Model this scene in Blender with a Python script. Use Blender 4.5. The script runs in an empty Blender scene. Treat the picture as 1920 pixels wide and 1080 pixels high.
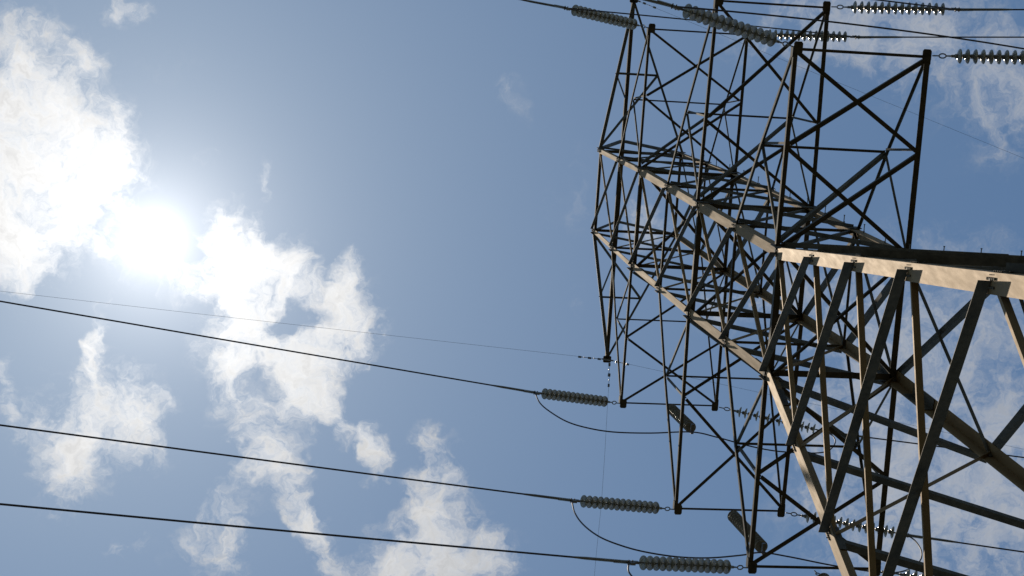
import bpy, bmesh, math, random
from mathutils import Vector, Matrix

scene = bpy.context.scene
COL = scene.collection
rnd = random.Random(7)

# ------------------------------------------------------------------ camera
cam_d = bpy.data.cameras.new('camera')
cam = bpy.data.objects.new('camera', cam_d)
COL.objects.link(cam)
CAM = Vector((-11.772, -6.273, 1.6))
RIGHT = Vector((0.987687, -0.065303, -0.142163))
DOWN = Vector((0.040546, 0.984516, -0.170539))
FWD = Vector((0.151098, 0.162675, 0.975042))
m = Matrix((RIGHT, -DOWN, -FWD)).transposed().to_4x4()
m.translation = CAM
cam.matrix_world = m
cam_d.sensor_width = 36.0
cam_d.lens = 3794.67 / 1920 * 36.0
cam_d.clip_start = 0.1
cam_d.clip_end = 20000
scene.camera = cam

# ------------------------------------------------------------------ exposure
scene.view_settings.view_transform = 'Standard'
scene.view_settings.look = 'None'
scene.view_settings.exposure = 0.0
scene.view_settings.gamma = 1.0

# ------------------------------------------------------------------ sun
SUN = Vector((-0.02388, 0.14852, 0.98862)).normalized()
sun_d = bpy.data.lights.new('sun', 'SUN')
sun_d.energy = 3.1
sun_d.angle = math.radians(0.5)
sun_d.color = (1.0, 0.87, 0.69)
sun = bpy.data.objects.new('sun', sun_d)
COL.objects.link(sun)
LAMP = Vector((-0.062, 0.1485, 0.987)).normalized()
sun.rotation_euler = LAMP.to_track_quat('Z', 'Y').to_euler()

# ------------------------------------------------------------------ sky with clouds (direction-based, at infinity)
world = bpy.data.worlds.new('World')
scene.world = world
world.use_nodes = True
NT = world.node_tree
NT.nodes.clear()
def N(t, **kw):
    n = NT.nodes.new(t)
    for k, v in kw.items():
        setattr(n, k, v)
    return n
def L(a, b):
    NT.links.new(a, b)
def M1(op, a, b=None, clamp=False):
    n = N('ShaderNodeMath', operation=op, use_clamp=clamp)
    for i, v in enumerate((a, b)):
        if v is None:
            continue
        if isinstance(v, (int, float)):
            n.inputs[i].default_value = v
        else:
            L(v, n.inputs[i])
    return n.outputs[0]
def V1(op, a, b=None, out=0):
    n = N('ShaderNodeVectorMath', operation=op)
    for i, v in enumerate((a, b)):
        if v is None:
            continue
        if isinstance(v, (tuple, Vector)):
            n.inputs[i].default_value = v
        elif isinstance(v, (int, float)):
            n.inputs['Scale'].default_value = v
        else:
            L(v, n.inputs[i])
    return n.outputs[out]
def MIX(fac, a, b, mode='MIX'):
    n = N('ShaderNodeMix', data_type='RGBA', blend_type=mode)
    for s, v in ((0, fac), (6, a), (7, b)):
        if isinstance(v, (int, float)):
            n.inputs[s].default_value = v
        elif isinstance(v, tuple):
            n.inputs[s].default_value = (*v, 1.0)
        else:
            L(v, n.inputs[s])
    return n.outputs[2]
def MR(v, a, b, c=0.0, d=1.0, interp='SMOOTHSTEP'):
    n = N('ShaderNodeMapRange', interpolation_type=interp)
    L(v, n.inputs[0])
    for i, x in enumerate((a, b, c, d)):
        n.inputs[1 + i].default_value = x
    return n.outputs[0]

out = N('ShaderNodeOutputWorld')
tc = N('ShaderNodeTexCoord')
D = V1('NORMALIZE', tc.outputs['Generated'])
sep = N('ShaderNodeSeparateXYZ'); L(D, sep.inputs[0])
zc = M1('MAXIMUM', sep.outputs[2], 0.06)
uvc = N('ShaderNodeCombineXYZ')
L(M1('DIVIDE', sep.outputs[0], zc), uvc.inputs[0])
L(M1('DIVIDE', sep.outputs[1], zc), uvc.inputs[1])
UV = uvc.outputs[0]           # a flat cloud layer seen by direction

sky = N('ShaderNodeTexSky', sky_type='NISHITA')
sky.sun_disc = False
sky.sun_elevation = math.asin(LAMP.z)
sky.sun_rotation = math.atan2(LAMP.x, LAMP.y)
sky.altitude = 100
sky.air_density = 1.0
sky.dust_density = 0.3
sky.ozone_density = 1.0

BLOBS = [
    (-0.09016, 0.07273, 0.0263, 0.03256, -3.2, 1),
    (-0.05766, 0.06576, 0.01137, 0.0101, 16.7, 0.55),
    (-0.07376, 0.12097, 0.04184, 0.03931, -2.8, 1.25),
    (-0.05208, 0.12252, 0.01277, 0.01532, -2.8, 0.4),
    (-0.09326, 0.15068, 0.0228, 0.02787, -2.6, 0.9),
    (-0.08257, 0.17132, 0.01785, 0.00765, -2.4, 0.3),
    (-0.04519, 0.09868, 0.00765, 0.01529, -3.0, 0.4),
    (0.00416, 0.14363, 0.0099, 0.01172, 37.4, 0.7),
    (0.02324, 0.16151, 0.02049, 0.02364, 32.6, 1.1),
    (0.04752, 0.17262, 0.02915, 0.01457, 22.7, 0.9),
    (0.07234, 0.16347, 0.008, 0.01333, -2.4, 0.65),
    (0.07742, 0.18364, 0.01473, 0.02142, -2.2, 0.8),
    (0.02036, 0.18588, 0.01844, 0.02371, -2.2, 1.0),
    (0.05941, 0.19798, 0.02536, 0.01068, -2.1, 0.9),
    (0.02009, 0.21033, 0.01983, 0.01587, -2.0, 0.9),
    (0.05228, 0.21603, 0.02137, 0.01603, 28.0, 0.9),
    (0.07292, 0.20021, 0.01609, 0.01609, -2.1, 0.5),
    (0.06684, 0.23899, 0.02962, 0.01212, 46.2, 0.75),
    (0.08648, 0.2523, 0.01628, 0.00814, 48.3, 0.55),
    (0.03178, 0.23459, 0.02397, 0.01598, 18.2, 0.55),
    (0.03424, 0.25939, 0.01605, 0.01472, 28.4, 0.75),
    (0.05273, 0.2812, 0.02159, 0.01215, 48.5, 0.75),
    (0.06146, 0.29363, 0.01084, 0.01084, -1.4, 0.6),
    (0.01854, 0.29884, 0.01608, 0.0268, -1.3, 0.6),
    (-0.00138, 0.3021, 0.008, 0.01866, 23.7, 0.35),
    (0.06795, 0.31469, 0.01362, 0.0109, 38.8, 0.6),
    (-0.05078, 0.20478, 0.00569, 0.0207, 5.9, 0.7),
    (-0.0496, 0.24265, 0.03125, 0.02864, -1.8, 0.72),
    (-0.06187, 0.26762, 0.01563, 0.02344, 18.4, 0.7),
    (-0.02769, 0.23377, 0.01308, 0.02879, -11.9, 0.45),
    (-0.08577, 0.2465, 0.01547, 0.01031, 18.2, 0.4),
    (-0.09458, 0.22248, 0.0064, 0.01537, -2.0, 0.55),
    (-0.0317, 0.30836, 0.01322, 0.00661, -1.3, 0.45),
    (0.11627, 0.24862, 0.00821, 0.01368, -16.7, 0.6),
    (0.13065, 0.25944, 0.00688, 0.01651, -11.6, 0.35),
    (0.12205, 0.2766, 0.01651, 0.01926, 8.5, 0.8),
    (0.12788, 0.30488, 0.03598, 0.02214, -1.3, 1.0),
    (0.10921, 0.3167, 0.02482, 0.01379, -1.2, 0.8),
    (0.15585, 0.30714, 0.01116, 0.01396, -1.2, 0.4),
    (-0.03501, 0.13485, 0.009, 0.00566, 37.3, 0.35),
    (-0.013, 0.17108, 0.01822, 0.01041, -2.4, 0.3),
    (-0.04046, 0.16423, 0.01289, 0.01547, -2.4, 0.25),
    (-0.02472, 0.06387, 0.0306, 0.0153, -3.3, 0.12),
    (-0.04091, 0.03661, 0.01264, 0.00556, -3.5, 0.6),
    (0.02534, 0.12006, 0.00366, 0.00914, -2.8, 0.45),
    (0.15133, 0.07107, 0.00753, 0.0121, -3.1, 0.28),
    (0.16875, 0.128, 0.00682, 0.01636, 17.3, 0.16),
    (0.18571, 0.11633, 0.00684, 0.02461, 12.2, 0.2),
    (0.18826, 0.17099, 0.00552, 0.0138, -2.3, 0.16),
    (-0.06316, 0.05071, 0.0151, 0.01006, -3.4, 0.2),
    (0.00286, 0.11193, 0.00648, 0.00466, -2.9, 0.25),
    (0.37579, 0.03282, 0.07411, 0.03136, 1.7, 0.6),
    (0.4051, 0.06408, 0.02599, 0.02887, 26.9, 0.55),
    (0.32669, 0.02488, 0.05616, 0.01965, -3.4, 0.35),
    (0.27959, 0.03037, 0.04159, 0.01664, -3.4, 0.25),
    (0.3979, 0.21412, 0.08839, 0.0825, -1.9, 0.62),
    (0.42091, 0.28957, 0.07795, 0.05696, -1.3, 0.62),
    (0.35295, 0.17566, 0.05208, 0.0405, -2.2, 0.3),
    (0.33225, 0.26245, 0.04371, 0.05828, -1.5, 0.25),
    (0.22639, 0.12531, 0.01662, 0.02493, -2.7, 0.3),
    (0.213, 0.13141, 0.01381, 0.01381, -2.6, 0.3),
    (0.26912, 0.16772, 0.01976, 0.01693, -2.3, 0.4),
    (0.29409, 0.16111, 0.01704, 0.0142, -2.4, 0.3),
    (0.04413, 0.18495, 0.01194, 0.00743, -2.2, -0.75),
    (0.0337, 0.21805, 0.00904, 0.00797, 38.0, -0.8),
    (0.08469, 0.21905, 0.01079, 0.01619, 28.0, -0.4),
    (0.06243, 0.25858, 0.01618, 0.01079, 28.4, -0.4),
    (-0.04646, 0.13802, 0.00513, 0.01282, 17.3, -0.4),
]


def noise(vec, scale, detail=8, rough=0.6, dist=0.0, color=False):
    n = N('ShaderNodeTexNoise', noise_dimensions='2D')
    L(vec, n.inputs['Vector'])
    n.inputs['Scale'].default_value = scale
    n.inputs['Detail'].default_value = detail
    n.inputs['Roughness'].default_value = rough
    n.inputs['Distortion'].default_value = dist
    return n.outputs['Color' if color else 'Fac']
# domain warp so that cloud edges curl and fray
w1 = V1('SCALE', V1('SUBTRACT', noise(UV, 26, 4, 0.55, color=True), (0.5, 0.5, 0.5)), 0.030)
w2 = V1('SCALE', V1('SUBTRACT', noise(UV, 95, 3, 0.6, color=True), (0.5, 0.5, 0.5)), 0.011)
WUV = V1('ADD', V1('ADD', UV, w1), w2)
acc = None
for cx, cy, rx, ry, th, amp in BLOBS:
    mp = N('ShaderNodeMapping', vector_type='TEXTURE')
    mp.inputs['Location'].default_value = (cx, cy, 0)
    mp.inputs['Rotation'].default_value = (0, 0, math.radians(th))
    mp.inputs['Scale'].default_value = (rx, ry, 1)
    L(WUV, mp.inputs[0])
    ln = V1('LENGTH', mp.outputs[0], out=1)
    g = MR(ln, 0.05, 1.62, amp, 0.0)
    acc = g if acc is None else M1('ADD', acc, g)
f1 = noise(WUV, 48, 9, 0.62)
f2 = noise(WUV, 170, 7, 0.6)
f3 = noise(V1('ADD', WUV, (3.1, 1.7, 0)), 420, 5, 0.65)
fb = M1('ADD', M1('ADD', M1('MULTIPLY', f1, 0.62), M1('MULTIPLY', f2, 0.26)), M1('MULTIPLY', f3, 0.12))
# loose clouds elsewhere in the sky, outside the arranged ones
farmask = MR(V1('LENGTH', UV, out=1), 0.55, 1.0)
farn = MR(noise(UV, 2.2, 8, 0.6), 0.50, 0.68, 0.0, 1.1)
acc = M1('ADD', acc, M1('MULTIPLY', farmask, farn))
base = M1('MINIMUM', acc, 1.12)
dens_in = M1('ADD', base, M1('MULTIPLY', M1('SUBTRACT', fb, 0.5), 3.8))
dens = MR(dens_in, -0.02, 1.42)
dens = M1('MULTIPLY', dens, MR(base, 0.02, 0.42))
wisp = noise(WUV, 85, 8, 0.7, 1.2)
dens = M1('MULTIPLY', dens, MR(M1('ADD', M1('MULTIPLY', base, 0.35), wisp), 0.42, 0.80, 0.50, 1.0))
# aureole round the sun
sd = V1('DISTANCE', D, tuple(SUN), out=1)
def gauss(r, amp):
    q = M1('DIVIDE', sd, r)
    return M1('MULTIPLY', M1('EXPONENT', M1('MULTIPLY', M1('MULTIPLY', q, q), -1.0)), amp)
def expo(r, amp):
    return M1('MULTIPLY', M1('EXPONENT', M1('MULTIPLY', M1('DIVIDE', sd, r), -1.0)), amp)
aur = M1('ADD', M1('ADD', gauss(0.0095, 0.9), expo(0.027, 0.98)), expo(0.075, 0.13))
skyc = MIX(1.0, sky.outputs[0], (1.0, 1.0, 1.0), 'MULTIPLY')
skyc = MIX(1.0, skyc, (0.93, 1.14, 1.18), 'MULTIPLY')
skyc = MIX(0.0, skyc, (3.0, 3.2, 3.6))
av = MIX(1.0, (1.0, 0.97, 0.93), (1, 1, 1), 'MULTIPLY')
aurc = N('ShaderNodeVectorMath', operation='SCALE')
L(av, aurc.inputs[0]); L(M1('DIVIDE', aur, 0.078), aurc.inputs['Scale'])
clear = MIX(1.0, skyc, aurc.outputs[0], 'ADD')
# clouds scatter strongly forward, so they are whiter near the sun
fw = M1('ADD', expo(0.13, 0.58), 0.58)
tex = MR(M1('ADD', M1('MULTIPLY', f2, 0.5), M1('MULTIPLY', f1, 0.5)), 0.32, 0.66, 1.18, 0.82, 'LINEAR')
fwt = M1('DIVIDE', M1('MULTIPLY', fw, tex), 0.078)
cv = N('ShaderNodeVectorMath', operation='SCALE')
cv.inputs[0].default_value = (1.0, 1.0, 1.0)
L(fwt, cv.inputs['Scale'])
cloudc = MIX(1.0, cv.outputs[0], aurc.outputs[0], 'ADD')
dfar = M1('MULTIPLY', dens, MR(sd, 0.16, 0.36, 1.0, 0.62, 'LINEAR'))
final = MIX(dfar, clear, cloudc)
bg = N('ShaderNodeBackground')
L(final, bg.inputs['Color'])
bg.inputs['Strength'].default_value = 0.078
L(bg.outputs[0], out.inputs['Surface'])

# ------------------------------------------------------------------ materials
def mat(name):
    m = bpy.data.materials.new(name)
    m.use_nodes = True
    return m, m.node_tree, m.node_tree.nodes['Principled BSDF']
def steel(name, c1, c2, metal, rough, streak=True):
    m, nt, p = mat(name)
    t = nt.nodes.new('ShaderNodeTexCoord')
    n = nt.nodes.new('ShaderNodeTexNoise'); n.inputs['Scale'].default_value = 1.7
    n.inputs['Detail'].default_value = 8; n.inputs['Roughness'].default_value = 0.65
    nt.links.new(t.outputs['Object'], n.inputs['Vector'])
    mp = nt.nodes.new('ShaderNodeMapping'); mp.inputs['Scale'].default_value = (9, 9, 0.9)
    nt.links.new(t.outputs['Object'], mp.inputs[0])
    n2 = nt.nodes.new('ShaderNodeTexNoise'); n2.inputs['Scale'].default_value = 1.3
    n2.inputs['Detail'].default_value = 6
    nt.links.new(mp.outputs[0], n2.inputs['Vector'])
    ad = nt.nodes.new('ShaderNodeMath'); ad.operation = 'ADD'
    nt.links.new(n.outputs['Fac'], ad.inputs[0]); nt.links.new(n2.outputs['Fac'], ad.inputs[1])
    r = nt.nodes.new('ShaderNodeValToRGB')
    r.color_ramp.elements[0].position = 0.40; r.color_ramp.elements[0].color = (*c1, 1)
    r.color_ramp.elements[1].position = 0.62; r.color_ramp.elements[1].color = (*c2, 1)
    hf = nt.nodes.new('ShaderNodeMath'); hf.operation = 'MULTIPLY'; hf.inputs[1].default_value = 0.5
    nt.links.new(ad.outputs[0], hf.inputs[0]); nt.links.new(hf.outputs[0], r.inputs[0])
    nt.links.new(r.outputs[0], p.inputs['Base Color'])
    p.inputs['Metallic'].default_value = metal
    mr = nt.nodes.new('ShaderNodeMapRange')
    mr.inputs[3].default_value = rough - 0.08; mr.inputs[4].default_value = rough + 0.10
    nt.links.new(n2.outputs['Fac'], mr.inputs[0]); nt.links.new(mr.outputs[0], p.inputs['Roughness'])
    b = nt.nodes.new('ShaderNodeBump'); b.inputs['Strength'].default_value = 0.035; b.inputs['Distance'].default_value = 0.01
    n3 = nt.nodes.new('ShaderNodeTexNoise'); n3.inputs['Scale'].default_value = 14
    nt.links.new(t.outputs['Object'], n3.inputs['Vector'])
    nt.links.new(n3.outputs['Fac'], b.inputs['Height']); nt.links.new(b.outputs[0], p.inputs['Normal'])
    return m
M_LEG = steel('weathered_leg_steel', (0.255, 0.162, 0.074), (0.315, 0.205, 0.098), 0.75, 0.74)
M_BRACE = steel('weathered_brace_steel', (0.075, 0.066, 0.050), (0.165, 0.138, 0.102), 0.7, 0.74)
M_GALV = steel('galvanised_fittings', (0.16, 0.15, 0.14), (0.30, 0.29, 0.27), 0.7, 0.42)
M_WIRE = steel('aluminium_strand', (0.05, 0.04, 0.045), (0.09, 0.075, 0.075), 0.3, 0.6)
M_DARKW = steel('steel_strand', (0.10, 0.10, 0.10), (0.16, 0.16, 0.16), 0.3, 0.6)
M_GLASS, _nt, _p = mat('toughened_glass')
_p.inputs['Base Color'].default_value = (0.40, 0.46, 0.42, 1)
_p.inputs['Roughness'].default_value = 0.13
_p.inputs['IOR'].default_value = 1.5
_p.inputs['Transmission Weight'].default_value = 0.30
_n = _nt.nodes.new('ShaderNodeTexNoise'); _n.inputs['Scale'].default_value = 20
_r = _nt.nodes.new('ShaderNodeValToRGB')
_r.color_ramp.elements[0].color = (0.29, 0.275, 0.22, 1); _r.color_ramp.elements[1].color = (0.54, 0.515, 0.44, 1)
_nt.links.new(_n.outputs['Fac'], _r.inputs[0]); _nt.links.new(_r.outputs[0], _p.inputs['Base Color'])
M_CONC = steel('footing_concrete', (0.28, 0.27, 0.25), (0.40, 0.39, 0.36), 0.0, 0.9)

M_GROUND, _nt, _p = mat('dry_grass')
_t = _nt.nodes.new('ShaderNodeTexCoord')
_n = _nt.nodes.new('ShaderNodeTexNoise'); _n.inputs['Scale'].default_value = 0.35; _n.inputs['Detail'].default_value = 12
_n.inputs['Roughness'].default_value = 0.7
_nt.links.new(_t.outputs['Object'], _n.inputs['Vector'])
_r = _nt.nodes.new('ShaderNodeValToRGB')
_r.color_ramp.elements[0].position = 0.35; _r.color_ramp.elements[0].color = (0.016, 0.021, 0.010, 1)
_r.color_ramp.elements[1].position = 0.68; _r.color_ramp.elements[1].color = (0.048, 0.040, 0.025, 1)
_nt.links.new(_n.outputs['Fac'], _r.inputs[0]); _nt.links.new(_r.outputs[0], _p.inputs['Base Color'])
_p.inputs['Roughness'].default_value = 0.95

# ------------------------------------------------------------------ helpers
def link(name, bm, material, parent=None, smooth=False):
    me = bpy.data.meshes.new(name)
    bmesh.ops.recalc_face_normals(bm, faces=bm.faces[:])
    bm.to_mesh(me); bm.free()
    if smooth:
        for p in me.polygons:
            p.use_smooth = True
    me.materials.append(material)
    o = bpy.data.objects.new(name, me)
    COL.objects.link(o)
    if parent:
        o.parent = parent
    return o
def empty(name, loc, label, cat, group=None):
    o = bpy.data.objects.new(name, None)
    o.empty_display_size = 0.2
    COL.objects.link(o)
    o.location = loc
    tag(o, label, cat, group)
    return o
def tag(o, label, cat, group=None):
    o['label'] = label; o['category'] = cat
    if group:
        o['group'] = group
    return o
def angle(bm, a, b, w, t, u, v, w2=None, ext=0.0):
    """steel angle: heel on a-b, one leg of the L along u, the other along v"""
    a = Vector(a); b = Vector(b); d = (b - a).normalized()
    a = a - d * ext; b = b + d * ext
    u = Vector(u); v = Vector(v)
    u = (u - d * u.dot(d)).normalized()
    x = d.cross(u)
    if x.dot(v) < 0:
        x = -x
    w2 = w2 or w
    prof = [(0, 0), (w, 0), (w, t), (t, t), (t, w2), (0, w2)]
    r1 = [bm.verts.new(a + u * p + x * q) for p, q in prof]
    r2 = [bm.verts.new(b + u * p + x * q) for p, q in prof]
    for i in range(6):
        j = (i + 1) % 6
        bm.faces.new((r1[i], r1[j], r2[j], r2[i]))
    bm.faces.new((r1[0], r1[1], r1[2], r1[3])); bm.faces.new((r1[0], r1[3], r1[4], r1[5]))
    bm.faces.new((r2[3], r2[2], r2[1], r2[0])); bm.faces.new((r2[5], r2[4], r2[3], r2[0]))
def plate(bm, c, u, v, hu, hv, t, cut=0.25):
    """gusset plate with clipped corners, centre c, half sizes hu hv along u v"""
    c = Vector(c); u = Vector(u).normalized(); v = Vector(v); v = (v - u * v.dot(u)).normalized()
    n = u.cross(v)
    k = cut
    pr = [(-1, -1 + k), (-1 + k, -1), (1 - k, -1), (1, -1 + k), (1, 1 - k), (1 - k, 1), (-1 + k, 1), (-1, 1 - k)]
    r1 = [bm.verts.new(c + u * hu * p + v * hv * q + n * t / 2) for p, q in pr]
    r2 = [bm.verts.new(c + u * hu * p + v * hv * q - n * t / 2) for p, q in pr]
    bm.faces.new(r1); bm.faces.new(r2[::-1])
    for i in range(8):
        j = (i + 1) % 8
        bm.faces.new((r1[i], r1[j], r2[j], r2[i]))
def tube(bm, pts, r, seg=8, cap=True):
    pts = [Vector(p) for p in pts]
    rings = []
    up = Vector((0.13, 0.31, 0.94))
    for i, p in enumerate(pts):
        d = (pts[min(i + 1, len(pts) - 1)] - pts[max(i - 1, 0)]).normalized()
        s = d.cross(up).normalized(); q = s.cross(d)
        rr = r[i] if isinstance(r, (list, tuple)) else r
        rings.append([bm.verts.new(p + (s * math.cos(2 * math.pi * k / seg) + q * math.sin(2 * math.pi * k / seg)) * rr) for k in range(seg)])
    for A, B in zip(rings, rings[1:]):
        for k in range(seg):
            j = (k + 1) % seg
            bm.faces.new((A[k], A[j], B[j], B[k]))
    if cap:
        bm.faces.new(rings[0][::-1]); bm.faces.new(rings[-1])
def lathe(bm, prof, seg=20, axis_pts=None):
    """profile (x, r) turned about local X"""
    rings = []
    for x, r in prof:
        if r < 1e-5:
            rings.append([bm.verts.new((x, 0, 0))])
        else:
            rings.append([bm.verts.new((x, r * math.cos(2 * math.pi * k / seg), r * math.sin(2 * math.pi * k / seg))) for k in range(seg)])
    for A, B in zip(rings, rings[1:]):
        for k in range(seg):
            j = (k + 1) % seg
            if len(A) == 1 and len(B) == 1:
                continue
            if len(A) == 1:
                bm.faces.new((A[0], B[j], B[k]))
            elif len(B) == 1:
                bm.faces.new((A[k], A[j], B[0]))
            else:
                bm.faces.new((A[k], A[j], B[j], B[k]))
def box(bm, c, h):
    mt = Matrix.Translation(Vector(c)) @ Matrix.Diagonal((*h, 1))
    bmesh.ops.create_cube(bm, size=2.0, matrix=mt)
def spline(pts, n=8):
    P = [Vector(p) for p in pts]
    P = [P[0] * 2 - P[1]] + P + [P[-1] * 2 - P[-2]]
    res = []
    for i in range(1, len(P) - 2):
        a, b, c, d = P[i - 1:i + 3]
        for k in range(n):
            t = k / n
            res.append(0.5 * ((2 * b) + (c - a) * t + (2 * a - 5 * b + 4 * c - d) * t * t + (3 * b - a - 3 * c + d) * t ** 3))
    res.append(P[-2])
    return res

# ------------------------------------------------------------------ ground
bm = bmesh.new()
bmesh.ops.create_grid(bm, x_segments=40, y_segments=40, size=4000)
for v in bm.verts:
    if v.co.length > 400:
        v.co.z += 6 * math.sin(v.co.x * 0.0021) * math.cos(v.co.y * 0.0017)
ground = link('ground', bm, M_GROUND)
ground['kind'] = 'structure'

# ------------------------------------------------------------------ tower
SC = 1.28
ZW = 37.62
LZ = [0, 4.939, 10.009, 14.376]
LX = [1, 1.0059, 0.9618, 0.9264]
LY = [0.962, 0.9834, 0.9808, 0.9076]
SL = 0.12888
def lerp(z, tab):
    for i in range(3):
        if z <= LZ[i + 1] + 1e-6:
            t = (z - LZ[i]) / (LZ[i + 1] - LZ[i])
            return tab[i] * (1 - t) + tab[i + 1] * t
    return tab[-1]
SGN = {'P': (-1, -1), 'R': (1, -1), 'Q': (-1, 1), 'S': (1, 1)}
def leg(n, z):
    sx, sy = SGN[n]
    if z <= 0:
        x, y = 1 - SL * z, LY[0] - SL * z
    else:
        x, y = lerp(z, LX), lerp(z, LY)
    return Vector((sx * x * SC, sy * y * SC, z * SC + ZW))
ZMAIN = [-11.8, -8.6, -5.75, -2.93, 0.0, 2.47, 4.939, 7.474, 10.009, 12.19, 14.376]
ZBOT = -29.39
tower = empty('transmission_tower', (0, 0, 0), 'tall weathered lattice steel tower with six crossarms, seen from below', 'tower')

def legw(z):
    return 0.245 if z < -8.3 else 0.225 if z < 0 else 0.185 if z < 4.9 else 0.16 if z < 10 else 0.115
leg_objs = {}
for n in 'PQRS':
    sx, sy = SGN[n]
    bm = bmesh.new()
    cuts = [ZBOT, -21.5, -8.4, -5.75, 0, 4.939, 10.009, 14.376]
    for i in range(len(cuts) - 1):
        a, b = leg(n, cuts[i]), leg(n, cuts[i + 1])
        angle(bm, a, b, legw(cuts[i] + .1), 0.02, (-sx, 0, 0), (0, -sy, 0))
    o = link('leg', bm, M_LEG, tower)
    leg_objs[n] = o
    # splice plates bolted inside the angle, a hand's breadth proud
    for z in (-5.75, -11.9, 0.35, 5.4, -0.9):
        bm = bmesh.new()
        c = leg(n, z); d = (leg(n, z + .3) - leg(n, z - .3)).normalized()
        w = legw(z) + 0.0
        angle(bm, c - d * 0.42 + Vector((-sx * .022, -sy * .022, 0)), c + d * 0.42 + Vector((-sx * .022, -sy * .022, 0)), w * .92, 0.016, (-sx, 0, 0), (0, -sy, 0))
        link('splice_angle', bm, M_BRACE, o)
    # bolts on the flanges at the panel points
    bm = bmesh.new()
    for z in ZMAIN:
        c = leg(n, z); d = (leg(n, min(z + .3, 14.3)) - leg(n, z - .3)).normalized()
        w = legw(z)
        for k in (-2, -1, 0, 1, 2):
            for q in (0.3, 0.7):
                p = c + d * (k * 0.075) + Vector((0, -sy * w * q, 0))
                bmesh.ops.create_cone(bm, segments=6, radius1=.017, radius2=.017, depth=.03, cap_ends=True,
                    matrix=Matrix.Translation(p + Vector((sx * .002, 0, 0))) @ Matrix.Rotation(math.pi / 2, 4, 'Y'))
                p = c + d * (k * 0.075) + Vector((-sx * w * q, 0, 0))
                bmesh.ops.create_cone(bm, segments=6, radius1=.017, radius2=.017, depth=.03, cap_ends=True,
                    matrix=Matrix.Translation(p + Vector((0, sy * .006, 0))) @ Matrix.Rotation(math.pi / 2, 4, 'X'))
    fb = link('flange_bolts', bm, M_BRACE, o); fb['kind'] = 'stuff'
    bm = bmesh.new()
    c = leg(n, ZBOT)
    bmesh.ops.create_cone(bm, segments=20, radius1=.55, radius2=.45, depth=.7, cap_ends=True, matrix=Matrix.Translation((c.x, c.y, 0.15)))
    link('footing', bm, M_CONC, o)
# step bolts up the leg on the far side
sb = None
z = -24.0; k = 0
while z < 14.1:
    c = leg('R', z)
    dv = Vector((0, -1, 0)) if k % 2 == 0 else Vector((1, 0, 0))
    off = Vector((-.06, 0, 0)) if k % 2 == 0 else Vector((0, .06, 0))
    if sb is None:
        bm = bmesh.new()
        tube(bm, [(0, 0, 0), (0.16, 0, 0)], 0.010, 6)
        tube(bm, [(0.16, 0, 0), (0.175, 0, 0)], 0.018, 6)
        tube(bm, [(0.0, 0, 0), (0.02, 0, 0)], 0.018, 6)
        sb = link('step_bolt', bm, M_GALV, leg_objs['R']); o = sb
    else:
        o = sb.copy(); COL.objects.link(o); o.parent = leg_objs['R']
    o.location = c + off + dv * 0.002
    o.rotation_euler = dv.to_track_quat('X', 'Z').to_euler()
    z += 0.52; k += 1

T_LEG = 0.02
def brace_w(z):
    return 0.135 if z < -4 else 0.125 if z < -1 else 0.115 if z < 2 else 0.10 if z < 4.9 else 0.085 if z < 10 else 0.065
def side(a, b, n, fo, fi, name_mat=M_BRACE):
    """one face of the body: horizontals (mesh), crossing diagonals (children). a = leg reached by the outer diagonals from below"""
    n0 = Vector(n)
    hz = (leg(b, 0) - leg(a, 0)).normalized()
    def fn(za, zb):
        q = hz.cross(leg(a, zb) - leg(a, za)).normalized()
        return q if q.dot(n0) > 0 else -q
    n = n0
    lat = bpy.data.objects.new('side_frame', None); COL.objects.link(lat); lat.parent = tower
    for i, z in enumerate(ZMAIN):
        if z < 0:
            continue
        main = z in (0.0, 4.939, 10.009, 14.376)
        w = {0.0: 0.12, 4.939: 0.11, 10.009: 0.09, 14.376: 0.075}[z] if main else 0.055
        off = -n * (0.024 + 0.003 * (i % 3))
        bm = bmesh.new()
        angle(bm, leg(a, z) + off + hz * .03, leg(b, z) + off - hz * .03, w, 0.009, (0, 0, 1), -n)
        link('strut', bm, name_mat, lat)
    zs = [ZBOT] + ZMAIN
    for i in range(len(zs) - 1):
        z0, z1 = zs[i], zs[i + 1]
        w = brace_w(z0 + .1)
        n = fn(z0, z1)
        for outer in (True, False):
            p, q = (leg(a, z0), leg(b, z1)) if outer else (leg(b, z0), leg(a, z1))
            d = (q - p)
            p = p + d * 0.004; q = q - d * 0.004
            if outer:
                off = n * (0.004 + 0.0013 * (i % 3)); vv = n
            else:
                off = -n * (0.023 + 0.0013 * (i % 3)); vv = -n
            bm = bmesh.new()
            p2 = p + off; q2 = q + off
            # set the ends in on the flange a little
            ins = 0.115 if outer else 0.07
            s = 1 if outer else -1
            p2 = p2 + hz * ins * s; q2 = q2 - hz * ins * s
            uu = n.cross((q2 - p2).normalized())
            if uu.z < 0:
                uu = -uu
            ff = fo if outer else fi
            angle(bm, p2, q2, w * ff[0], 0.010, uu, vv, w2=w * ff[1], ext=0.045 if outer else 0.09)
            link('brace', bm, M_LEG if (b == 'Q' and not outer) else name_mat, lat)  # inner braces in paler leg steel: sunlit tone put into the colour
        # bolt where the two diagonals cross
    return lat
side('P', 'Q', (-1, 0, 0), (0.42, 1.08), (0.44, 0.68))
side('S', 'Q', (0, 1, 0), (0.85, 0.85), (0.52, 0.52))
side('R', 'S', (1, 0, 0), (0.95, 1.0), (0.55, 0.55))
side('R', 'P', (0, -1, 0), (0.8, 0.8), (0.55, 0.55))
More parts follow.
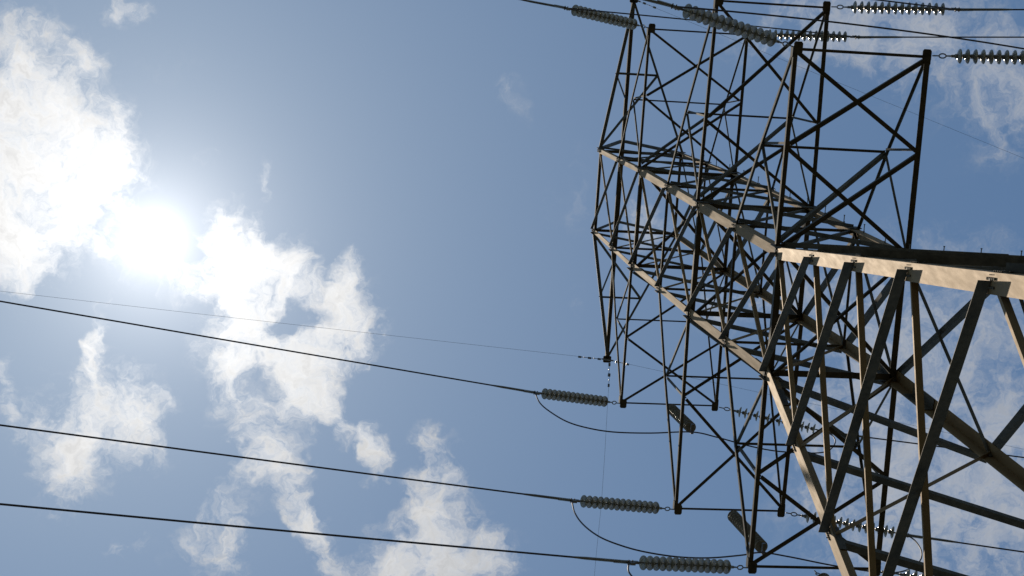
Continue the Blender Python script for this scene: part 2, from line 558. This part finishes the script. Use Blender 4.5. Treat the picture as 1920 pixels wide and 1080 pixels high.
# plan bracing inside the body at the crossarm levels
for z in (0.0, 4.939, 10.009):
    bm = bmesh.new()
    angle(bm, leg('P', z) + Vector((.1, .1, -.03)), leg('S', z) + Vector((-.1, -.1, -.03)), 0.075, 0.008, (1, -1, 0), (0, 0, 1))
    angle(bm, leg('Q', z) + Vector((.1, -.1, -.045)), leg('R', z) + Vector((-.1, .1, -.045)), 0.075, 0.008, (1, 1, 0), (0, 0, -1))
    link('plan_bracing', bm, M_BRACE, tower)

# gusset plates at crossarm levels on the two crossarm faces
def gussets(zs, hw, hh):
    for z in zs:
        for n in 'PQRS':
            sx, sy = SGN[n]
            c = leg(n, z)
            bm = bmesh.new()
            plate(bm, c + Vector((-sx * hw * .55, sy * 0.018, 0)), (1, 0, 0), (0, 0, 1), hw, hh, 0.012)
            link('gusset_plate', bm, M_BRACE, leg_objs[n])
gussets((0.0, 4.939, 10.009), 0.20, 0.24)
gussets((2.47, 7.474, 12.19), 0.13, 0.16)
gussets((14.376,), 0.12, 0.14)

# crossarms
TIPS = {1: (1.275, 4.926, 37.572), 2: (1.227, 5.596, 43.906), 3: (1.236, 4.700, 50.405)}
ZA = {1: 0.0, 2: 4.939, 3: 10.009}; ZB = {1: 2.47, 2: 7.474, 3: 12.19}
CW = {1: 0.110, 2: 0.092, 3: 0.078}
ARMS = {}
def crossarm(level, sy):
    left, right = ('P', 'R') if sy < 0 else ('Q', 'S')
    tx, ty, tz = TIPS[level]
    ty *= sy
    w = CW[level]
    tip = {left: Vector((-tx, ty, tz)), right: Vector((tx, ty, tz))}
    foot = {n: leg(n, ZA[level]) for n in (left, right)}
    top = {n: leg(n, ZB[level]) for n in (left, right)}
    bm = bmesh.new()
    low, up = {}, {}
    for n in (left, right):
        sx = SGN[n][0]
        o = Vector((sx * .026, 0, 0))
        cw = w * (0.74 if sx < 0 else 1.0)
        uw = w * (0.62 if sx < 0 else 0.46)
        angle(bm, foot[n] + o + Vector((0, -sy * .12, 0)), tip[n] + o, cw, 0.011, (-sx, 0, 0), (0, 0, 1))
        # upper chord kinks slightly at its middle node
        low[n] = foot[n].lerp(tip[n], 0.42 if level == 2 else 0.52)
        up[n] = top[n].lerp(tip[n], 0.41 if level == 2 else 0.47) + Vector((0, 0, 0.10))
        oo = Vector((sx * .012, 0, 0))
        angle(bm, top[n] + oo + Vector((0, -sy * .08, 0)), up[n] + oo, uw, 0.009, (-sx, 0, 0), (0, 0, -1))
        angle(bm, up[n] + oo, tip[n] + oo + Vector((0, 0, .10)), uw, 0.009, (-sx, 0, 0), (0, 0, -1))
        # tip box where the strings are shackled
        plate(bm, tip[n] + Vector((-sx * .05, 0, -.012)), (1, 0, 0), (0, 1, 0), 0.085, 0.115, 0.014, 0.3)
        plate(bm, tip[n] + Vector((sx * .034, -sy * .08, .08)), (0, 1, 0), (0, 0, 1), 0.10, 0.07, 0.014, 0.3)
    angle(bm, tip[left] + Vector((0, 0, -.004)), tip[right] + Vector((0, 0, -.004)), w * .48, 0.008, (0, -sy, 0), (0, 0, 1))
    arm = link('crossarm', bm, M_BRACE, tower)
    ARMS[(level, sy)] = arm
    bw = w * 0.74
    k = 0
    def br(p, q, u=(0, -sy, 0), v=(0, 0, 1), ww=bw, dz=0.0, inset=0.02):
        nonlocal k
        p = Vector(p); q = Vector(q); d = q - p
        b = bmesh.new()
        o = Vector((0, 0, dz))
        angle(b, p + d * inset + o, q - d * inset + o, ww, 0.008, u, v)
        link('brace', b, M_BRACE, arm)
        k += 1
    l, r = left, right
    # bottom panel
    br(tip[l], low[r], dz=-.012); br(tip[r], low[l], dz=.012)
    br(low[r], foot[l], dz=-.014); br(low[l], foot[r], dz=.014)
    # upper node strut, posts and the inner diagonals
    br(up[l], up[r], ww=bw * .6)
    for n in (l, r):
        sx = SGN[n][0]
        br(low[n] + Vector((-sx * .05, 0, 0)), up[n] + Vector((-sx * .05, 0, 0)), u=(0, sy, 0), v=(-sx, 0, 0), ww=bw * .6)
        br(up[n] + Vector((-sx * .03, 0, 0)), foot[n] + Vector((-sx * .03, 0, 0)), u=(0, 0, 1), v=(-sx, 0, 0), ww=bw * .6)
    br(up[r], foot[l] + Vector((.02, sy * .1, .05)), ww=bw, dz=.02)
    return arm
for lv in (1, 2, 3):
    for sy in (-1, 1):
        crossarm(lv, sy)
# earth wire crossarms on the very top: two lower chords, a straight ridge
GZ = 58.553
for sy in (-1, 1):
    g = Vector((0, 5.222 * sy, GZ))
    l, r = ('P', 'R') if sy < 0 else ('Q', 'S')
    a, b = leg(l, 14.376), leg(r, 14.376)
    bm = bmesh.new()
    angle(bm, a + Vector((-.01, 0, 0)), g + Vector((-.02, 0, 0)), 0.09, .009, (1, 0, 0), (0, 0, 1))
    angle(bm, b + Vector((.01, 0, 0)), g + Vector((.02, 0, 0)), 0.065, .008, (-1, 0, 0), (0, 0, 1))
    angle(bm, Vector((-.04, 0.0, GZ + .05)), g + Vector((-.04, 0, .05)), 0.10, .009, (1, 0, 0), (0, 0, 1))
    plate(bm, g + Vector((0, 0, -.01)), (1, 0, 0), (0, 1, 0), .12, .10, .014)
    arm = link('earth_wire_crossarm', bm, M_BRACE, tower)
    mp, mq = a.lerp(g, .5), b.lerp(g, .5)
    apex = Vector((0, sy * 1.20, GZ + .05))
    for p, q, ww in ((mp, mq, .05), (mq, a, .05), (a, apex, .075), (b, apex, .075), (mp, apex + Vector((0, sy * 1.2, 0)), .05)):
        d = q - p
        bb = bmesh.new()
        angle(bb, p + d * .02, q - d * .02, ww, .008, (0, -sy, .3), (0, 0, 1))
        link('brace', bb, M_BRACE, arm)

# ------------------------------------------------------------------ insulator strings
bm = bmesh.new()   # metal cap of one unit
lathe(bm, [(0, 0), (0.0, .028), (.01, .043), (.05, .047), (.066, .040), (.070, .028), (.072, 0)], 14)
cap_me = link('cap', bm, M_GALV, None, True)
bm = bmesh.new()   # glass shell with ribs underneath, pin
lathe(bm, [(.050, 0), (.050, .045), (.060, .074), (.071, .103), (.081, .120), (.091, .131), (.101, .137), (.111, .136), (.105, .125), (.094, .110), (.112, .103),
           (.094, .090), (.092, .076), (.108, .070), (.090, .062), (.088, .046), (.098, .040), (.082, .030), (.082, 0)], 24)
disc_me = link('disc', bm, M_GLASS, None, True)
bm = bmesh.new()
tube(bm, [(.08, 0, 0), (.15, 0, 0)], .011, 8)
pin_me = link('pin', bm, M_GALV, None)
PROTO = (cap_me, disc_me, pin_me)
proto_used = False
STR = 'insulator strings of the tower'
def string(T, E, label, ndisc=14, hang=False, vis=True):
    """tension or suspension string from steelwork point T to conductor point E"""
    global proto_used
    T = Vector(T); E = Vector(E)
    t = empty('insulator_string', T, label, 'insulator', STR)
    d = E - T
    Lg = d.length
    t.rotation_euler = d.to_track_quat('X', 'Z').to_euler()
    body = ndisc * .146
    tail = 0.27 if not hang else 0.16
    x0 = Lg - tail - body
    # shackle, link and ball eye towards the tower
    bm = bmesh.new()
    tube(bm, [(0, 0, 0), (x0 * .30, 0, 0)], .013, 8)
    xa, xb = x0 * .30, x0 * .62
    ring = [( (xa + xb) / 2 + (xb - xa) / 2 * math.cos(a), .040 * math.sin(a), 0) for a in [2 * math.pi * i / 14 for i in range(15)]]
    tube(bm, ring, .013, 6, cap=False)
    tube(bm, [(xb, 0, 0), (x0 - .02, 0, 0)], [.014, .020], 8)
    tube(bm, [(x0 - .06, 0, 0), (x0 + .005, 0, 0)], .028, 8)
    link('link', bm, M_GALV, t)
    for i in range(ndisc):
        if not proto_used:
            cp, ds, pn = PROTO; proto_used = True
        else:
            ds = disc_me.copy(); COL.objects.link(ds)
            cp = cap_me.copy(); COL.objects.link(cp)
            pn = pin_me.copy(); COL.objects.link(pn)
        ds.parent = t; ds.location = (x0 + i * .146, 0, 0)
        cp.parent = ds; cp.location = (0, 0, 0)
        pn.parent = ds; pn.location = (0, 0, 0)
        ds.rotation_euler = (rnd.uniform(0, 6.28), 0, 0)
    # clamp at the line end
    bm = bmesh.new()
    xe = x0 + body
    if hang:
        tube(bm, [(xe - .02, 0, 0), (xe + .10, 0, 0)], .016, 8)
        box(bm, (Lg - .03, 0, 0), (.035, .035, .12))
    else:
        tube(bm, [(xe - .02, 0, 0), (xe + .08, 0, 0)], .018, 8)
        box(bm, (xe + .12, 0, 0), (.05, .022, .035))
        tube(bm, [(xe + .13, -.01, 0), (Lg + .02, 0, 0), (Lg + .34, .0, .0)], [.032, .036, .026], 8)
        box(bm, (Lg - .02, 0, -.05), (.055, .026, .055))
        for q in (-.05, .03):
            tube(bm, [(Lg + q, -.05, -.02), (Lg + q, .05, -.02)], .012, 6)
    link('clamp', bm, M_GALV, t)
    return t
E = {'AP1': (-3.819, -5.546, 36.648), 'AP2': (-3.694, -6.106, 42.736), 'AP3': (-3.6, -5.094, 49.001),
     'BQ1': (-3.844, 4.561, 36.584), 'BQ2': (-3.777, 5.167, 42.893), 'BQ3': (-3.668, 4.217, 49.153),
     'AR1': (4.033, -5.044, 37.27), 'AR2': (3.986, -5.714, 43.603), 'AR3': (3.988, -4.796, 50.277),
     'BS1': (3.973, 5.216, 36.981), 'BS2': (3.925, 5.886, 43.314), 'BS3': (3.874, 5.05, 49.46)}
LAB = {
 'AP1': 'thick grey-green string of glass discs slanting across the upper tower from the nearest top tip',
 'AP2': 'disc string just clipped by the top edge above the tower',
 'AP3': 'brownish disc string at the top left of the tower, ending beside the earth wire arm',
 'BQ1': 'lowest of the three left-hand disc strings, largest, by the bottom edge',
 'BQ2': 'middle of the three left-hand disc strings, its jumper loop drooping below',
 'BQ3': 'uppermost of the three left-hand disc strings, smallest, below the earth wire clamp',
 'AR1': 'large disc string running off the right edge near the top',
 'AR2': 'string of separate discs seen edge-on along the top edge, right of the tower',
 'AR3': 'small edge-on disc string behind the post, below the topmost one',
 'BS1': 'disc string low right behind the legs, below the frame',
 'BS2': 'sparkling disc string low on the right, seen through the lower legs',
 'BS3': 'sparkling disc string behind the left leg, middle right of the tower',
}
for kk, e in E.items():
    lv = int(kk[2]); tx, ty, tz = TIPS[lv]
    sx = -1 if kk[1] in 'PQ' else 1; sy = -1 if kk[0] == 'A' else 1
    tp = Vector((sx * tx, sy * ty, tz))
    dd = (Vector(e) - tp).normalized()
    string(tp + dd * .05 + Vector((0, 0, -.02)), e, LAB[kk])
string((0, 4.74, 50.40), (0, 4.7, 47.845), 'short disc string hanging from the highest lower-side arm, holding its jumper', ndisc=15, hang=True)
string((0, 5.63, 43.90), (0, 5.596, 41.026), 'dark disc string hanging from the middle lower-side arm, holding its jumper', ndisc=17, hang=True)
string((0, 4.96, 37.56), (0, 4.926, 34.884), 'disc string hanging from the lowest lower-side arm, mostly below the frame', hang=True)

# ------------------------------------------------------------------ conductors
def wire(e, sx, a, b, c, r, name, label, cat, group, sleeve=0.0, ln=150, m=M_WIRE):
    e = Vector(e)
    ss = [0, .15, .4, .8, 1.5, 3, 5, 8, 12, 16, 20, 26, 34, 44, 56, 70, 86, 104, 125, ln]
    pts = [e + Vector((sx * s, a * s, b * s + c * s * s)) for s in ss if s <= ln]
    bm = bmesh.new(); tube(bm, pts, r, 8)
    o = tag(link(name, bm, m, None, True), label, cat, group)
    if sleeve:
        bm = bmesh.new()
        q = [e + Vector((sx * s, a * s, b * s + c * s * s)) for s in (0.0, 0.2, sleeve * .8, sleeve)]
        tube(bm, q, [r * 1.7, r * 1.7, r * 1.6, r * 1.1], 8)
        link('sleeve', bm, M_GALV, o, True)
    return o
CC = .0012 / SC
G1 = 'conductors leaving the tower'
RW = 0.0175
WL = [('AP1', -1, -.171, -.35, 'thick conductor leaving the big slanting string, cut by the top edge'),
      ('AP2', -1, -.15, -.35, 'conductor above the top edge leaving the clipped string'),
      ('AP3', -1, -.122, -.35, 'short visible conductor running up and left from the brownish string'),
      ('BQ1', -1, -.172, -.35, 'lowest of the three dark lines crossing the left sky'),
      ('BQ2', -1, -.194, -.35, 'middle of the three dark lines crossing the left sky'),
      ('BQ3', -1, -.204, -.35, 'uppermost of the three dark lines, passing under the sun glare'),
      ('AR1', 1, -.073, -.30, 'conductor leaving the large top right string, outside the frame'),
      ('AR2', 1, -.0715, -.30, 'highest of the level lines at the top right corner'),
      ('AR3', 1, -.071, -.25, 'thin level line at the top right, second from the top'),
      ('BS1', 1, .06, -.25, 'conductor low right, below the frame'),
      ('BS2', 1, .059, -.25, 'line leaving bottom right from the sparkling low string'),
      ('BS3', 1, .046, -.25, 'thin line passing behind the lower legs to the right edge')]
for kk, sx, a, b, lb in WL:
    wire(E[kk], sx, a, b, CC, RW, 'conductor', lb, 'power line', G1, sleeve=1.1)
# jumper loops
G2 = 'jumper cables looping past the tower'
JB = {
 'B3': [(-3.668, 4.217, 49.153), (-3.688, 4.263, 48.254), (-3.559, 4.312, 47.594), (-3.262, 4.383, 46.904), (-2.832, 4.447, 46.597), (-2.203, 4.52, 46.558), (-1.227, 4.61, 46.938), (-0.079, 4.705, 47.572), (0.519, 4.781, 47.421), (1.158, 4.871, 47.077), (1.782, 4.949, 46.941), (2.49, 5.02, 47.096), (3.03, 5.068, 47.342), (3.419, 5.091, 47.734), (3.812, 5.093, 48.528), (3.94, 5.075, 49.127), (3.874, 5.05, 49.46)],
 'B2': [(-3.777, 5.167, 42.893), (-3.864, 5.192, 41.99), (-3.809, 5.226, 41.207), (-3.595, 5.271, 40.541), (-3.229, 5.321, 40.142), (-2.78, 5.372, 39.907), (-2.132, 5.437, 39.837), (-1.425, 5.498, 40.01), (-0.643, 5.557, 40.433), (-0.118, 5.594, 40.774), (0.461, 5.652, 40.705), (1.312, 5.742, 40.465), (2.207, 5.831, 40.369), (2.861, 5.886, 40.581), (3.509, 5.919, 41.354), (3.865, 5.924, 42.155), (3.994, 5.907, 42.94), (3.925, 5.886, 43.314)],
 'B1': [(-3.844, 4.561, 36.584), (-3.956, 4.562, 36.132), (-3.96, 4.571, 35.724), (-3.845, 4.604, 34.695), (-3.224, 4.671, 34.071), (-1.794, 4.792, 34.075), (-0.105, 4.922, 34.673), (1.231, 5.043, 34.373), (2.628, 5.156, 34.615), (3.523, 5.208, 35.677), (3.973, 5.216, 36.981)],
}
JL = {'B3': 'jumper cable drooping from the uppermost left string to the short hanging string',
      'B2': 'jumper cable drooping from the middle left string to the dark hanging string',
      'B1': 'jumper cable dropping from the lowest left string past the bottom edge'}
for kk, pts in JB.items():
    bm = bmesh.new(); tube(bm, spline(pts, 6), 0.0165, 8)
    tag(link('jumper_cable', bm, M_WIRE, None, True), JL[kk], 'cable', G2)
JA = {1: ('long jumper cable crossing the upper right from the big slanting string', -.10, .64),
      2: ('jumper cable crossing the discs of the topmost right string', .0, .64),
      3: ('jumper cable passing behind the big slanting string to the small one', -.03, .64)}
for n, (lb, side_y, sag) in JA.items():
    a, b = Vector(E['AP%d' % n]), Vector(E['AR%d' % n])
    pts = []
    for i in range(25):
        t = i / 24; q = 4 * t * (1 - t)
        pts.append(a.lerp(b, t) + Vector((0, side_y * q, -sag * 1.28 * q)))
    bm = bmesh.new(); tube(bm, pts, 0.0165, 8)
    tag(link('jumper_cable', bm, M_WIRE, None, True), lb, 'cable', G2)
# earth wires with dampers and clamps
def damper(parent, p, ax):
    bm = bmesh.new()
    p = Vector(p); ax = Vector(ax).normalized()
    c = p + Vector((0, 0, -.07))
    tube(bm, [c - ax * .17, c + ax * .17], .006, 6)
    for s in (-1, 1):
        tube(bm, [c + ax * s * .11, c + ax * s * .20], .030, 8)
    tube(bm, [c, p], .014, 6)
    link('damper', bm, M_GALV, parent)
G3 = 'earth wires from the tower top'
g1, g2 = Vector((0, -5.222, GZ - .05)), Vector((0, 5.222, GZ - .05))
for g, sx, a, b, lb in ((g1, 1, .334, -.2, 'very thin earth wire sloping down across the sky at far right'),
                        (g1, -1, -.13, -.2, 'very thin earth wire leaving above the top edge'),
                        (g2, -1, -.111, -.2, 'faint thin earth wire passing left just above the uppermost dark line'),
                        (g2, 1, .1455, -.2, 'faint thin earth wire running right behind the tower from the small clamp')):
    o = wire(g, sx, a, b, .001 / SC, .0034, 'earth_wire', lb, 'earth wire', G3, m=M_DARKW)
    ax = Vector((sx, a, b))
    bm = bmesh.new(); tube(bm, [g, g + ax * .18], .022, 8); link('clamp', bm, M_GALV, o)
    damper(o, g + ax * .42, ax); 
    if sx < 0: damper(o, g + ax * .72, ax)
bm = bmesh.new()
tp = [(0.02, 5.30, 58.45), (0.06, 5.668, 58.33), (.062, 6.545, 58.3), (.09, 7.989, 58.3), (.101, 9.445, 58.3), (.061, 11.077, 58.3), (.045, 13, 58.35), (0, 18, 58.6), (0, 40, 60)]
tube(bm, tp, .0034, 6)
o = tag(link('earth_wire', bm, M_DARKW, None, True), 'hair-thin wire dropping straight down the picture from the earth wire clamp', 'earth wire', G3)
damper(o, (.05, 5.50, 58.45), (0, 1, 0)); damper(o, (.06, 5.80, 58.40), (0, 1, 0))
